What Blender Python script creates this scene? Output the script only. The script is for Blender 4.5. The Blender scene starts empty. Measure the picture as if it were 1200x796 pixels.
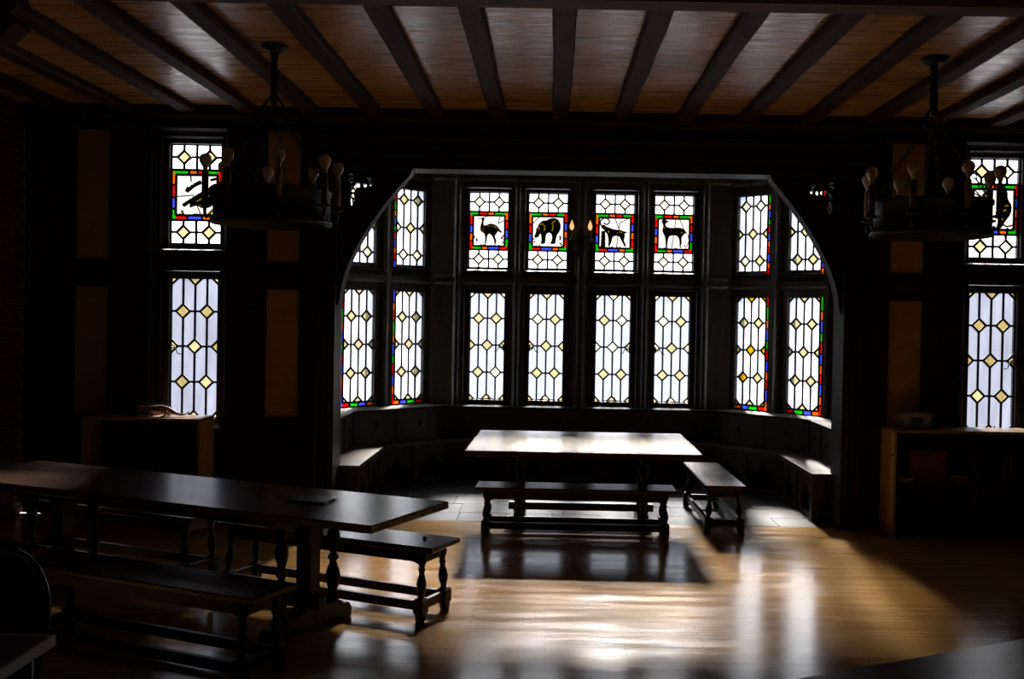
import bpy, bmesh, math, random
from mathutils import Vector, Matrix
random.seed(7)
SC = bpy.context.scene
COL = SC.collection

# ------------------------------------------------------------------ camera
cam_d = bpy.data.cameras.new('camera'); cam = bpy.data.objects.new('camera', cam_d); COL.objects.link(cam)
cam_d.sensor_width = 36; cam_d.lens = 36.0
cam_d.shift_x = -45 / 1200; cam_d.shift_y = -11 / 1200
cam_d.clip_start = 0.05; cam_d.clip_end = 200
_p = math.radians(-0.7); _r = 0.018
_f = Vector((0, math.cos(_p), math.sin(_p))); _r0 = Vector((1, 0, 0)); _u0 = _r0.cross(_f)
_R = math.cos(_r) * _r0 + math.sin(_r) * _u0; _U = -math.sin(_r) * _r0 + math.cos(_r) * _u0
m = Matrix((_R, _U, -_f)).transposed().to_4x4(); m.translation = (0, 0, 1.85)
cam.matrix_world = m
SC.camera = cam

# ------------------------------------------------------------------ sky, sun, exposure
SKY = 6.2
SUN = 88.0
SUN_EL = 31.0
w = bpy.data.worlds.new('sky'); SC.world = w; w.use_nodes = True
nt = w.node_tree; nt.nodes.clear()
o = nt.nodes.new('ShaderNodeOutputWorld'); bg = nt.nodes.new('ShaderNodeBackground')
tc = nt.nodes.new('ShaderNodeTexCoord'); sx = nt.nodes.new('ShaderNodeSeparateXYZ')
mr = nt.nodes.new('ShaderNodeMapRange'); cr = nt.nodes.new('ShaderNodeValToRGB')
nt.links.new(tc.outputs['Generated'], sx.inputs[0]); nt.links.new(sx.outputs['Z'], mr.inputs['Value'])
mr.inputs['From Min'].default_value = -0.5; mr.inputs['From Max'].default_value = 1.0
nt.links.new(mr.outputs[0], cr.inputs[0])
cr.color_ramp.elements[0].position = 0.0; cr.color_ramp.elements[0].color = (0.72, 0.72, 0.80, 1)
cr.color_ramp.elements[1].position = 1.0; cr.color_ramp.elements[1].color = (0.80, 0.88, 1.0, 1)
e = cr.color_ramp.elements.new(0.36); e.color = (1.0, 0.985, 0.97, 1)
nt.links.new(cr.outputs[0], bg.inputs['Color']); bg.inputs['Strength'].default_value = SKY
nt.links.new(bg.outputs[0], o.inputs[0])

sd = bpy.data.lights.new('sun', 'SUN'); sun = bpy.data.objects.new('sun', sd); COL.objects.link(sun)
sd.energy = SUN; sd.angle = math.radians(11); sd.color = (1.0, 0.93, 0.82)
_el = math.radians(SUN_EL)
sdir = Vector((-0.06, -1, 0)).normalized() * math.cos(_el) + Vector((0, 0, -math.sin(_el)))
sun.rotation_euler = sdir.to_track_quat('-Z', 'Y').to_euler()
sun.location = (1, 25, 14)

SC.view_settings.view_transform = 'Standard'; SC.view_settings.look = 'None'
SC.view_settings.exposure = 0.3; SC.view_settings.gamma = 1.0
SC.view_settings.use_curve_mapping = False
SC.cycles.transparent_max_bounces = 24
SC.cycles.max_bounces = 8
SC.cycles.sample_clamp_indirect = 4.0

# ------------------------------------------------------------------ materials
MATS = {}
def newmat(name):
    mt = bpy.data.materials.new(name); mt.use_nodes = True; mt.node_tree.nodes.clear(); MATS[name] = mt
    return mt, mt.node_tree.nodes, mt.node_tree.links
def principled(ns, ls, rough=.5, spec=.5, metal=0, coat=0):
    out = ns.new('ShaderNodeOutputMaterial'); b = ns.new('ShaderNodeBsdfPrincipled')
    ls.new(b.outputs[0], out.inputs[0])
    b.inputs['Roughness'].default_value = rough; b.inputs['Specular IOR Level'].default_value = spec
    b.inputs['Metallic'].default_value = metal; b.inputs['Coat Weight'].default_value = coat
    b.inputs['Coat Roughness'].default_value = 0.12
    return b
def c4(c): return (c[0], c[1], c[2], 1)
def ramp(ns, a, b, p0=.3, p1=.7):
    r = ns.new('ShaderNodeValToRGB'); r.color_ramp.elements[0].color = c4(a); r.color_ramp.elements[1].color = c4(b)
    r.color_ramp.elements[0].position = p0; r.color_ramp.elements[1].position = p1
    return r
def noise_on(ns, ls, scale, nscale=1.0, detail=6):
    t = ns.new('ShaderNodeTexCoord'); mp = ns.new('ShaderNodeMapping'); n = ns.new('ShaderNodeTexNoise')
    mp.inputs['Scale'].default_value = scale; n.inputs['Scale'].default_value = nscale; n.inputs['Detail'].default_value = detail
    ls.new(t.outputs['Object'], mp.inputs[0]); ls.new(mp.outputs[0], n.inputs['Vector'])
    return n
def grained(name, a, b, scale, rough=.4, spec=.5, bump=.1, coat=0, rvar=.0):
    mt, ns, ls = newmat(name); p = principled(ns, ls, rough, spec, 0, coat)
    n = noise_on(ns, ls, scale); r = ramp(ns, a, b); ls.new(n.outputs['Fac'], r.inputs[0]); ls.new(r.outputs[0], p.inputs['Base Color'])
    if bump:
        bp = ns.new('ShaderNodeBump'); bp.inputs['Strength'].default_value = bump; bp.inputs['Distance'].default_value = .01
        ls.new(n.outputs['Fac'], bp.inputs['Height']); ls.new(bp.outputs[0], p.inputs['Normal'])
    if rvar:
        q = ns.new('ShaderNodeMapRange'); q.inputs['To Min'].default_value = rough - rvar; q.inputs['To Max'].default_value = rough + rvar
        ls.new(n.outputs['Fac'], q.inputs['Value']); ls.new(q.outputs[0], p.inputs['Roughness'])
    return mt
DW_A, DW_B = (.014, .008, .005), (.034, .02, .012)
grained('dark_oak_x', DW_A, DW_B, (2, 30, 30), .6, .22, .25)
grained('dark_oak_y', DW_A, DW_B, (30, 2, 30), .6, .22, .25)
grained('dark_oak_z', DW_A, DW_B, (30, 30, 2), .6, .22, .25)
grained('joist_oak', (.035, .018, .009), (.09, .048, .026), (22, 2, 22), .7, .12, .5)
grained('beam_oak', (.08, .05, .034), (.16, .105, .07), (2, 22, 22), .7, .15, .5)
grained('window_oak', (.045, .036, .03), (.085, .07, .058), (20, 20, 3), .5, .4, .2)
grained('seat_oak', (.05, .03, .018), (.11, .07, .04), (4, 25, 25), .3, .5, .1)
grained('panel_oak', (.04, .022, .012), (.075, .042, .024), (25, 25, 3), .45, .4, .2)
grained('table_oak', (.035, .017, .009), (.085, .045, .026), (3, 40, 40), .24, .5, .04, 0, .05)
grained('turned_oak', (.012, .008, .006), (.03, .018, .012), (20, 20, 4), .35, .4, .1)
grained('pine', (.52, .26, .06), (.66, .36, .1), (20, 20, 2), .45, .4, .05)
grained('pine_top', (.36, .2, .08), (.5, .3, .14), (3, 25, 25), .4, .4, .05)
grained('shelf_dark', (.05, .025, .012), (.08, .04, .02), (3, 20, 20), .55, .3, .05)
grained('ochre_plaster', (.40, .25, .07), (.5, .32, .1), (6, 6, 6), .7, .3, .2)
grained('iron', (.008, .008, .009), (.02, .02, .022), (25, 25, 25), .5, .4, .2)
grained('lead', (.012, .013, .018), (.025, .027, .035), (20, 20, 20), .6, .3, 0)
grained('candle_cream', (.28, .2, .13), (.4, .3, .2), (10, 10, 3), .5, .4, .1)
grained('candle_brown', (.08, .045, .03), (.12, .07, .05), (10, 10, 3), .5, .4, .1)
grained('toy', (.3, .16, .07), (.75, .52, .3), (30, 30, 30), .5, .4, .3)
grained('grey_laminate', (.25, .25, .26), (.35, .35, .36), (20, 20, 20), .4, .5, 0)
grained('brick', (.08, .035, .02), (.16, .07, .04), (9, 9, 9), .9, .1, .5)
grained('mortar', (.16, .13, .1), (.24, .2, .15), (30, 30, 30), .95, .1, .5)
grained('limestone', (.42, .45, .5), (.55, .58, .62), (8, 8, 8), .9, .1, .3)
grained('notebook', (.02, .02, .024), (.035, .035, .04), (20, 20, 20), .3, .5, 0)
grained('paper', (.7, .7, .68), (.8, .8, .78), (20, 20, 20), .6, .3, 0)
grained('red_card', (.22, .05, .03), (.32, .08, .05), (20, 20, 20), .6, .3, 0)
grained('yellow_plastic', (.5, .3, .05), (.6, .38, .08), (20, 20, 20), .35, .5, 0)
grained('blue_card', (.05, .07, .2), (.08, .1, .28), (20, 20, 20), .5, .4, 0)
grained('glass_paint', (.006, .006, .008), (.03, .025, .02), (60, 60, 60), .6, .3, 0)
grained('stone', (.028, .026, .023), (.062, .056, .048), (5, 5, 5), .65, .15, .25, 0, .1)
grained('ledge_oak', (.02, .013, .009), (.04, .028, .018), (4, 25, 25), .8, .08, .1)
grained('grout', (.12, .11, .10), (.18, .17, .15), (20, 20, 20), .8, .3, .3)
grained('steel', (.4, .4, .42), (.55, .55, .57), (20, 20, 20), .25, .5, 0)
MATS['steel'].node_tree.nodes['Principled BSDF'].inputs['Metallic'].default_value = 1

# ceiling plaster: glossy paint with brush strokes along x
mt, ns, ls = newmat('ceiling_paint'); p = principled(ns, ls, .28, .5); p.inputs['IOR'].default_value = 1.75
n = noise_on(ns, ls, (1.2, 16, 16), 1.4, 5); n2 = noise_on(ns, ls, (1, 3, 1), .9, 3)
r = ramp(ns, (.48, .25, .05), (.64, .36, .10)); ls.new(n2.outputs['Fac'], r.inputs[0]); ls.new(r.outputs[0], p.inputs['Base Color'])
bp = ns.new('ShaderNodeBump'); bp.inputs['Strength'].default_value = .25; bp.inputs['Distance'].default_value = .02
ls.new(n.outputs['Fac'], bp.inputs['Height']); ls.new(bp.outputs[0], p.inputs['Normal'])

n4 = noise_on(ns, ls, (.9, 11, 1), 1.6, 5); q = ns.new('ShaderNodeMapRange'); q.inputs['From Min'].default_value = .3; q.inputs['From Max'].default_value = .7
q.inputs['To Min'].default_value = .21; q.inputs['To Max'].default_value = .36; ls.new(n4.outputs['Fac'], q.inputs['Value']); ls.new(q.outputs[0], p.inputs['Roughness'])
# floor: narrow oak strips laid along x, polished, scratched
mt, ns, ls = newmat('oak_floor'); p = principled(ns, ls, .25, .5); p.inputs['IOR'].default_value = 2.15
t = ns.new('ShaderNodeTexCoord'); br = ns.new('ShaderNodeTexBrick')
ls.new(t.outputs['Object'], br.inputs['Vector'])
br.inputs['Scale'].default_value = 1; br.inputs['Brick Width'].default_value = .9; br.inputs['Row Height'].default_value = .057
br.inputs['Mortar Size'].default_value = .0007; br.inputs['Mortar Smooth'].default_value = .3
br.inputs['Color1'].default_value = (.46, .235, .06, 1); br.inputs['Color2'].default_value = (.60, .33, .095, 1); br.inputs['Mortar'].default_value = (.24, .12, .04, 1)
br.inputs['Bias'].default_value = 0
n = noise_on(ns, ls, (1.5, 45, 1), 1.0, 8); mx = ns.new('ShaderNodeMix'); mx.data_type = 'RGBA'; mx.blend_type = 'MULTIPLY'
rr = ramp(ns, (.72, .7, .68), (1.1, 1.1, 1.1), .25, .75); ls.new(n.outputs['Fac'], rr.inputs[0])
mx.inputs[0].default_value = 1; ls.new(br.outputs['Color'], mx.inputs[6]); ls.new(rr.outputs[0], mx.inputs[7]); ls.new(mx.outputs[2], p.inputs['Base Color'])
n3 = noise_on(ns, ls, (.7, 5, 1), 2.0, 8); q = ns.new('ShaderNodeMapRange'); q.inputs['From Min'].default_value = .3; q.inputs['From Max'].default_value = .7
q.inputs['To Min'].default_value = .11; q.inputs['To Max'].default_value = .20
ls.new(n3.outputs['Fac'], q.inputs['Value']); ls.new(q.outputs[0], p.inputs['Roughness'])
bp = ns.new('ShaderNodeBump'); bp.inputs['Strength'].default_value = .05; bp.inputs['Distance'].default_value = .004
ls.new(n.outputs['Fac'], bp.inputs['Height']); ls.new(bp.outputs[0], p.inputs['Normal'])

def glass(name, tint, translucent=.0, gloss=.04, streak=0.0):
    mt, ns, ls = newmat(name)
    out = ns.new('ShaderNodeOutputMaterial'); tr = ns.new('ShaderNodeBsdfTransparent'); tr.inputs[0].default_value = c4(tint)
    last = tr.outputs[0]
    if streak:
        n = noise_on(ns, ls, (7, 7, 1.4), 1.5, 6)
        rp = ramp(ns, [x * (1 - streak) for x in tint], [min(1, x * (1 + streak)) for x in tint])
        ls.new(n.outputs['Fac'], rp.inputs[0]); ls.new(rp.outputs[0], tr.inputs[0])
    if translucent:
        tl = ns.new('ShaderNodeBsdfTranslucent'); tl.inputs[0].default_value = c4(tint); mxs = ns.new('ShaderNodeMixShader')
        mxs.inputs[0].default_value = translucent; ls.new(last, mxs.inputs[1]); ls.new(tl.outputs[0], mxs.inputs[2]); last = mxs.outputs[0]
    gl = ns.new('ShaderNodeBsdfGlossy'); gl.inputs['Roughness'].default_value = .12; m2 = ns.new('ShaderNodeMixShader')
    m2.inputs[0].default_value = gloss; ls.new(last, m2.inputs[1]); ls.new(gl.outputs[0], m2.inputs[2]); ls.new(m2.outputs[0], out.inputs[0])
    return mt
# (a pane has two faces, so the tint acts twice)
glass('glass_clear', (.84, .855, .88))
glass('glass_opal', (0.396, 0.383, 0.369), .02)
glass('glass_obscure', (.35, .365, .40), .02, .03, .05)
glass('glass_obscure_grey', (0.281, 0.292, 0.329), .02, .03, .10)
glass('glass_side', (0.72, 0.732, 0.752), .02, .03, .03)
glass('glass_straw', (.37, .345, .25), .02)
glass('glass_straw_dim', (.30, .265, .17), .02, .03, .12)
glass('glass_amber', (0.398, 0.275, 0.027), .02)
glass('glass_cream', (.74, .69, .50))
glass('glass_red', (0.354, 0.023, 0.019))
glass('glass_green', (0.023, 0.277, 0.031))
glass('glass_blue', (0.093, 0.115, 0.401))
glass('glass_orange', (0.422, 0.146, 0.016))
glass('glass_yellow_paint', (0.377, 0.316, 0.068))
# frosted bulb
mt, ns, ls = newmat('bulb_glass'); p = principled(ns, ls, .35, .5); p.inputs['Base Color'].default_value = (.62, .52, .42, 1)
p.inputs['Transmission Weight'].default_value = .15
mt, ns, ls = newmat('flame_bulb'); p = principled(ns, ls, .3, .5); p.inputs['Base Color'].default_value = (.9, .6, .3, 1)
p.inputs['Emission Color'].default_value = (1.0, .55, .2, 1); p.inputs['Emission Strength'].default_value = .85
mt, ns, ls = newmat('clear_plastic'); out = ns.new('ShaderNodeOutputMaterial'); tr = ns.new('ShaderNodeBsdfTransparent'); tr.inputs[0].default_value = (.75, .78, .8, 1)
df = ns.new('ShaderNodeBsdfPrincipled'); df.inputs['Base Color'].default_value = (.6, .62, .64, 1); df.inputs['Roughness'].default_value = .3
ms = ns.new('ShaderNodeMixShader'); ms.inputs[0].default_value = .45; ls.new(tr.outputs[0], ms.inputs[1]); ls.new(df.outputs[0], ms.inputs[2]); ls.new(ms.outputs[0], out.inputs[0])

# ------------------------------------------------------------------ mesh helpers
class MB:
    def __init__(s): s.v = []; s.f = []; s.sm = []
    def add(s, vs, fs, smooth=False):
        k = len(s.v); s.v += [tuple(v) for v in vs]; s.f += [tuple(i + k for i in f) for f in fs]; s.sm += [smooth] * len(fs); return s
    def box(s, x0, x1, y0, y1, z0, z1):
        x0, x1 = min(x0, x1), max(x0, x1); y0, y1 = min(y0, y1), max(y0, y1); z0, z1 = min(z0, z1), max(z0, z1)
        return s.add([(x0,y0,z0),(x1,y0,z0),(x1,y1,z0),(x0,y1,z0),(x0,y0,z1),(x1,y0,z1),(x1,y1,z1),(x0,y1,z1)],
            [(0,3,2,1),(4,5,6,7),(0,1,5,4),(1,2,6,5),(2,3,7,6),(3,0,4,7)])
    def cbox(s, x0, x1, y0, y1, z0, z1, c=.006):
        """box with chamfered edges on the four long edges round z (top and bottom rims)"""
        a = [(x0+c,y0+c),(x1-c,y0+c),(x1-c,y1-c),(x0+c,y1-c)]; b = [(x0,y0),(x1,y0),(x1,y1),(x0,y1)]
        vs = [(x,y,z0) for x,y in a] + [(x,y,z0+c) for x,y in b] + [(x,y,z1-c) for x,y in b] + [(x,y,z1) for x,y in a]
        fs = [(3,2,1,0),(12,13,14,15)]
        for k in range(3):
            for i in range(4):
                j = (i+1) % 4; fs.append((k*4+i, k*4+j, k*4+4+j, k*4+4+i))
        return s.add(vs, fs)
    def prism(s, poly, a, b, axis='Y'):
        """poly of 2-D points extruded a..b along axis; Y: points are (x,z); Z: (x,y); X: (y,z)"""
        ar = sum(poly[i][0]*poly[(i+1)%len(poly)][1] - poly[(i+1)%len(poly)][0]*poly[i][1] for i in range(len(poly)))
        if ar < 0: poly = poly[::-1]
        n = len(poly)
        def P(q, t):
            return (q[0], t, q[1]) if axis == 'Y' else ((q[0], q[1], t) if axis == 'Z' else (t, q[0], q[1]))
        vs = [P(q, a) for q in poly] + [P(q, b) for q in poly]
        fs = [tuple(range(n)), tuple(range(2*n-1, n-1, -1))] + [(i, i+n, (i+1)%n+n, (i+1)%n) for i in range(n)]
        if axis == 'Z': fs = [f[::-1] for f in fs]
        if axis == 'X': fs = [f[::-1] for f in fs]
        return s.add(vs, fs)
    def lathe(s, prof, c=(0,0,0), seg=14, ax=(0,0,1), smooth=True):
        q = Vector((0,0,1)).rotation_difference(Vector(ax).normalized()); c = Vector(c); vs = []; fs = []
        for z, r in prof:
            for k in range(seg):
                t = 2*math.pi*k/seg; vs.append(c + q @ Vector((r*math.cos(t), r*math.sin(t), z)))
        n = len(prof)
        for i in range(n-1):
            for k in range(seg):
                j = (k+1) % seg; fs.append((i*seg+k, i*seg+j, (i+1)*seg+j, (i+1)*seg+k))
        fs.append(tuple(range(seg-1, -1, -1))); fs.append(tuple((n-1)*seg+k for k in range(seg)))
        return s.add(vs, fs, smooth)
    def tube(s, path, r, seg=8, closed=False):
        path = [Vector(p) for p in path]; n = len(path); rs = r if isinstance(r, (list, tuple)) else [r]*n
        vs = []; fs = []; up = None
        for i, p in enumerate(path):
            a = path[(i-1) % n] if (closed or i > 0) else p; b = path[(i+1) % n] if (closed or i < n-1) else p
            t = (b-a).normalized()
            if up is None:
                up = t.orthogonal().normalized()
            up = (up - t*up.dot(t)); up = up.normalized() if up.length > 1e-6 else t.orthogonal().normalized()
            sd_ = t.cross(up)
            for k in range(seg):
                th = 2*math.pi*k/seg; vs.append(p + rs[i]*(math.cos(th)*up + math.sin(th)*sd_))
        for i in range(n if closed else n-1):
            for k in range(seg):
                j = (k+1) % seg; i2 = (i+1) % n; fs.append((i*seg+k, i*seg+j, i2*seg+j, i2*seg+k))
        if not closed:
            fs.append(tuple(range(seg-1, -1, -1))); fs.append(tuple((n-1)*seg+k for k in range(seg)))
        return s.add(vs, fs, True)
    def bar(s, p, q, wd, hy0, hy1):
        """flat bar in the xz plane from p to q (2-D), width wd, y from hy0 to hy1"""
        p = Vector(p); q = Vector(q); d = (q-p).normalized(); nn = Vector((-d.y, d.x))*wd/2
        return s.prism([tuple(p-nn), tuple(q-nn), tuple(q+nn), tuple(p+nn)], hy0, hy1)
    def xform(s, mtx):
        s.v = [tuple(mtx @ Vector(v)) for v in s.v]; return s
    def mesh(s, name, mat):
        me = bpy.data.meshes.new(name); me.from_pydata(s.v, [], s.f); me.polygons.foreach_set('use_smooth', s.sm)
        bm = bmesh.new(); bm.from_mesh(me); bmesh.ops.recalc_face_normals(bm, faces=bm.faces); bm.to_mesh(me); bm.free()
        me.materials.append(MATS[mat]); me.update(); return me
    def build(s, name, mat, parent=None, **kw):
        return obj(name, s.mesh(name, mat), parent, **kw)
def obj(name, data, parent=None, loc=(0,0,0), rotz=0, kind=None, label=None):
    ob = bpy.data.objects.new(name, data); COL.objects.link(ob); ob.parent = parent; ob.location = loc; ob.rotation_euler = (0,0,rotz)
    if kind: ob['kind'] = kind
    if label: ob['label'] = label
    return ob
def empty(name, loc=(0,0,0), rotz=0): 
    e_ = obj(name, None, None, loc, rotz); e_.empty_display_size = .1; return e_
def tag(ob, label, cat=None, group=None, kind=None):
    ob['label'] = label
    if cat: ob['category'] = cat
    if group: ob['group'] = group
    if kind: ob['kind'] = kind
    return ob
def copy_tree(o_, parent=None):
    c = o_.copy(); COL.objects.link(c); c.parent = parent
    for ch in list(KIDS.get(o_.name, [])) or [x for x in COL.objects if x.parent == o_]: copy_tree(ch, c)
    return c
KIDS = {}
def fill_poly(outer, holes, a, b, axis='Y'):
    """plate with holes: outer and holes are 2-D loops, extruded a..b"""
    bm = bmesh.new(); edges = []
    for loop in [outer] + holes:
        vs = [bm.verts.new((x, 0, z)) for x, z in loop]
        for i in range(len(vs)): edges.append(bm.edges.new((vs[i], vs[(i+1) % len(vs)])))
    bmesh.ops.triangle_fill(bm, use_beauty=True, use_dissolve=False, edges=edges)
    bm.faces.ensure_lookup_table()
    ret = bmesh.ops.extrude_face_region(bm, geom=list(bm.faces)); 
    vv = [g for g in ret['geom'] if isinstance(g, bmesh.types.BMVert)]
    for v in bm.verts: v.co.y = a
    for v in vv: v.co.y = b
    bmesh.ops.recalc_face_normals(bm, faces=bm.faces)
    bm.verts.ensure_lookup_table(); mb = MB(); bm.verts.index_update()
    mb.add([v.co.copy() for v in bm.verts], [[v.index for v in f.verts] for f in bm.faces]); bm.free()
    return mb
def ell(cx, cz, rx, rz, n=10, ph=0):
    return [(cx+rx*math.cos(ph+2*math.pi*k/n), cz+rz*math.sin(ph+2*math.pi*k/n)) for k in range(n)]
def holed(mb, x0, x1, z0, z1, y0, y1, holes):
    """box wall x0..x1, z0..z1 with rectangular holes (a,b,c,d)=(xa,xb,zc,zd)"""
    xs = sorted({x0, x1, *[h[0] for h in holes], *[h[1] for h in holes]}); zs = sorted({z0, z1, *[h[2] for h in holes], *[h[3] for h in holes]})
    for i in range(len(xs)-1):
        run = None
        for j in range(len(zs)-1):
            cx, cz = (xs[i]+xs[i+1])/2, (zs[j]+zs[j+1])/2
            solid = not any(h[0] < cx < h[1] and h[2] < cz < h[3] for h in holes)
            if solid: run = (run[0], zs[j+1]) if run else (zs[j], zs[j+1])
            if run and (not solid or j == len(zs)-2):
                mb.box(xs[i], xs[i+1], y0, y1, run[0], run[1]); run = None
    return mb

XC = 0.346            # centre line of the bay
YW = 9.28             # inner face of the flank walls
ZC = 3.68             # ceiling plaster
XL, XR, YR = -4.75, 5.45, -3.0
def S(ob, label, cat): return tag(ob, label, cat, None, 'structure')

# ------------------------------------------------------------------ floor, ceiling, outer walls
S(MB().box(XL-.2, XR+.2, YR-.2, 9.225, -.2, 0).build('floor', 'oak_floor'), 'polished golden oak strip floor of the dark hall', 'floor')
fb = S(MB().box(XC-2.75, XC+2.75, 9.225, 12.4, -.2, -.006).build('floor_bay', 'grout'), 'grey flagstone floor inside the window bay', 'floor')
yy = 9.228
while yy < 11.6:
    d = random.uniform(.36, .46); x = XC-2.3-random.uniform(0, .4)
    while x < XC+2.3:
        wd = random.uniform(.42, .72); a, b = max(x, XC-2.4), min(x+wd, XC+2.4)
        if b-a > .1:
            MB().cbox(a+.004, b-.004, yy+.003, min(yy+d, 11.9)-.004, -.05, random.uniform(-.003, .0015), .003).build('flagstone', 'stone', fb)
        x += wd
    yy += d
ce = S(MB().box(XL-.2, XR+.2, YR-.2, 9.6, ZC, ZC+.25).build('ceiling', 'ceiling_paint'), 'ochre painted plaster ceiling between dark oak joists', 'ceiling')
k = -9
while True:
    x = .055 + .553*k; k += 1
    if x < XL+.1: continue
    if x > XR-.05: break
    mb = MB()
    # slightly wavy hand-hewn joist: chamfered section swept along y
    sec = [(-.072, 0), (-.072, -.05), (-.06, -.068), (.06, -.068), (.072, -.05), (.072, 0)]
    vs = []; fs = []; ny = 9
    for i in range(ny):
        y = 5.5 + (9.2-5.5)*i/(ny-1); dx = random.uniform(-.006, .006); dz = random.uniform(-.006, .004)
        vs += [(x+u+dx, y, ZC+.004+v+(dz if v < 0 else 0)) for u, v in sec]
    for i in range(ny-1):
        for j in range(5): fs.append((i*6+j, i*6+j+1, i*6+7+j, i*6+6+j))
    fs += [tuple(range(6)), tuple(range((ny-1)*6+5, (ny-1)*6-1, -1))]
    mb.add(vs, fs).build('joist', 'joist_oak', ce)
    MB().box(x-.072, x+.072, YR, 5.32, ZC-.065, ZC+.004).build('joist', 'joist_oak', ce)
# cross beam with chamfered lower edges, and a stepped corbel beneath it
MB().prism([(5.30, ZC+.01), (5.30, 3.53), (5.33, 3.50), (5.49, 3.50), (5.52, 3.53), (5.52, ZC+.01)], XL, XR, 'X').build('cross_beam', 'beam_oak', ce)
MB().prism([(XL, 3.50), (-2.82, 3.50), (-2.80, 3.42), (-2.84, 3.38), (-2.80, 3.33), (-2.88, 3.26), (-3.0, 3.24), (-3.3, 3.20), (XL, 3.2)], 5.33, 5.49).build('corbel', 'joist_oak', ce)

wl = S(MB().box(XL-.25, XL-.012, YR-.2, 9.6, 0, ZC).build('wall_left', 'mortar'), 'dark red brick side wall beyond the long table', 'wall')
me_b = MB().cbox(-.02, .0, -.1035, .1035, -.03, .03, .004).mesh('brick', 'brick')
z = .036; row = 0
while z < ZC-.02:
    y = 9.17 - (.11 if row % 2 else 0)
    while y > 8.2:
        b_ = obj('brick', me_b, wl, (XL+random.uniform(-.003, .004), y, z)); y -= .218
    z += .0755; row += 1
S(MB().box(XR, XR+.25, YR-.2, 9.6, 0, ZC).build('wall_right', 'dark_oak_z'), 'dark panelled wall on the cabinet side of the hall', 'wall')
S(MB().box(XL-.2, XR+.2, YR-.25, YR, 0, ZC).build('wall_rear', 'dark_oak_z'), 'dark panelled wall facing the window bay', 'wall')

# ------------------------------------------------------------------ flank walls with timber framing and plaster panels
FW = 3.66             # flank window offset from centre
FX = .39
JH = 2.28             # jamb half width
def flank(side):
    cx = FX + side*FW
    U0, U1 = cx-.28, cx+.28
    xo = XL if side < 0 else XR; xj = XC + side*(JH+.02)
    x0, x1 = min(xo, xj), max(xo, xj)
    holes = [(U0, U1, 2.40, 3.43), (U0+.01, U1-.01, .80, 2.22)]
    root = S(holed(MB(), x0-(.15 if side < 0 else 0), x1+(.15 if side > 0 else 0), 0, ZC, YW, YW+.3, holes).build('wall_back_left' if side < 0 else 'wall_back_right', 'dark_oak_z'),
             'timber framed wall with ochre plaster panels beside the brick wall' if side < 0 else 'timber framed wall with ochre plaster panels behind the long cabinet', 'wall')
    # timber members cover everything but the panels and the window
    pan = []
    for a, b in ((3.01-.345, 3.01-.045), (4.42-.03, 4.42+.27)):
        a, b = FX+side*a, FX+side*b; a, b = min(a, b), max(a, b)
        pan += [(a, b, .90, 2.06), (a, b, 2.31, 3.50)]
    xs = sorted({x0, x1, U0-.03, U1+.03, *[p_[0] for p_ in pan], *[p_[1] for p_ in pan]})
    for p_ in pan: MB().box(p_[0]+.001, p_[1]-.001, YW-.012, YW+.01, p_[2]+.001, p_[3]-.001).build('plaster_panel', 'ochre_plaster', root)
    for i in range(len(xs)-1):
        a, b = xs[i], xs[i+1]; c = (a+b)/2
        if b-a < .01: continue
        ispan = any(p_[0] < c < p_[1] for p_ in pan); iswin = U0-.03 < c < U1+.03
        if ispan:
            for (zz0, zz1) in ((0, .90), (2.06, 2.31), (3.50, ZC)):
                MB().box(a, b, YW-.035, YW+.01, zz0, zz1).build('timber_rail', 'dark_oak_x', root)
        elif iswin:
            for (zz0, zz1) in ((0, .78), (2.24, 2.38), (3.46, ZC)):
                MB().box(a, b, YW-.035, YW+.01, zz0, zz1).build('timber_rail', 'dark_oak_x', root)
        else:
            MB().prism([(a, YW+.01), (a, YW-.035), (a+.008, YW-.043), (b-.008, YW-.043), (b, YW-.035), (b, YW+.01)], 0, ZC, 'Z').build('timber_post', 'dark_oak_z', root)
    for sg in (-1, 1):   # raised moulded architrave strips at the window
        xx = cx + sg*.36
        MB().prism([(xx-.03, YW-.04), (xx-.03, YW-.06), (xx-.015, YW-.075), (xx+.015, YW-.075), (xx+.03, YW-.06), (xx+.03, YW-.04)], .78, 3.48, 'Z').build('architrave', 'dark_oak_z', root)
    MB().prism([(YW-.043, 3.47), (YW-.09, 3.49), (YW-.09, 3.52), (YW-.043, 3.54)], x0+.02, x1-.02, 'X').build('cornice_moulding', 'dark_oak_x', root)
    MB().prism([(YW+.1, 2.385), (YW-.06, 2.385), (YW-.06, 2.40), (YW+.1, 2.425)], U0-.05, U1+.05, 'X').build('sill', 'window_oak', root)
    MB().prism([(YW+.1, .78), (YW-.06, .78), (YW-.06, .80), (YW+.1, .83)], U0-.05, U1+.05, 'X').build('sill', 'window_oak', root)
    return root
flank(-1); flank(1)

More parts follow.
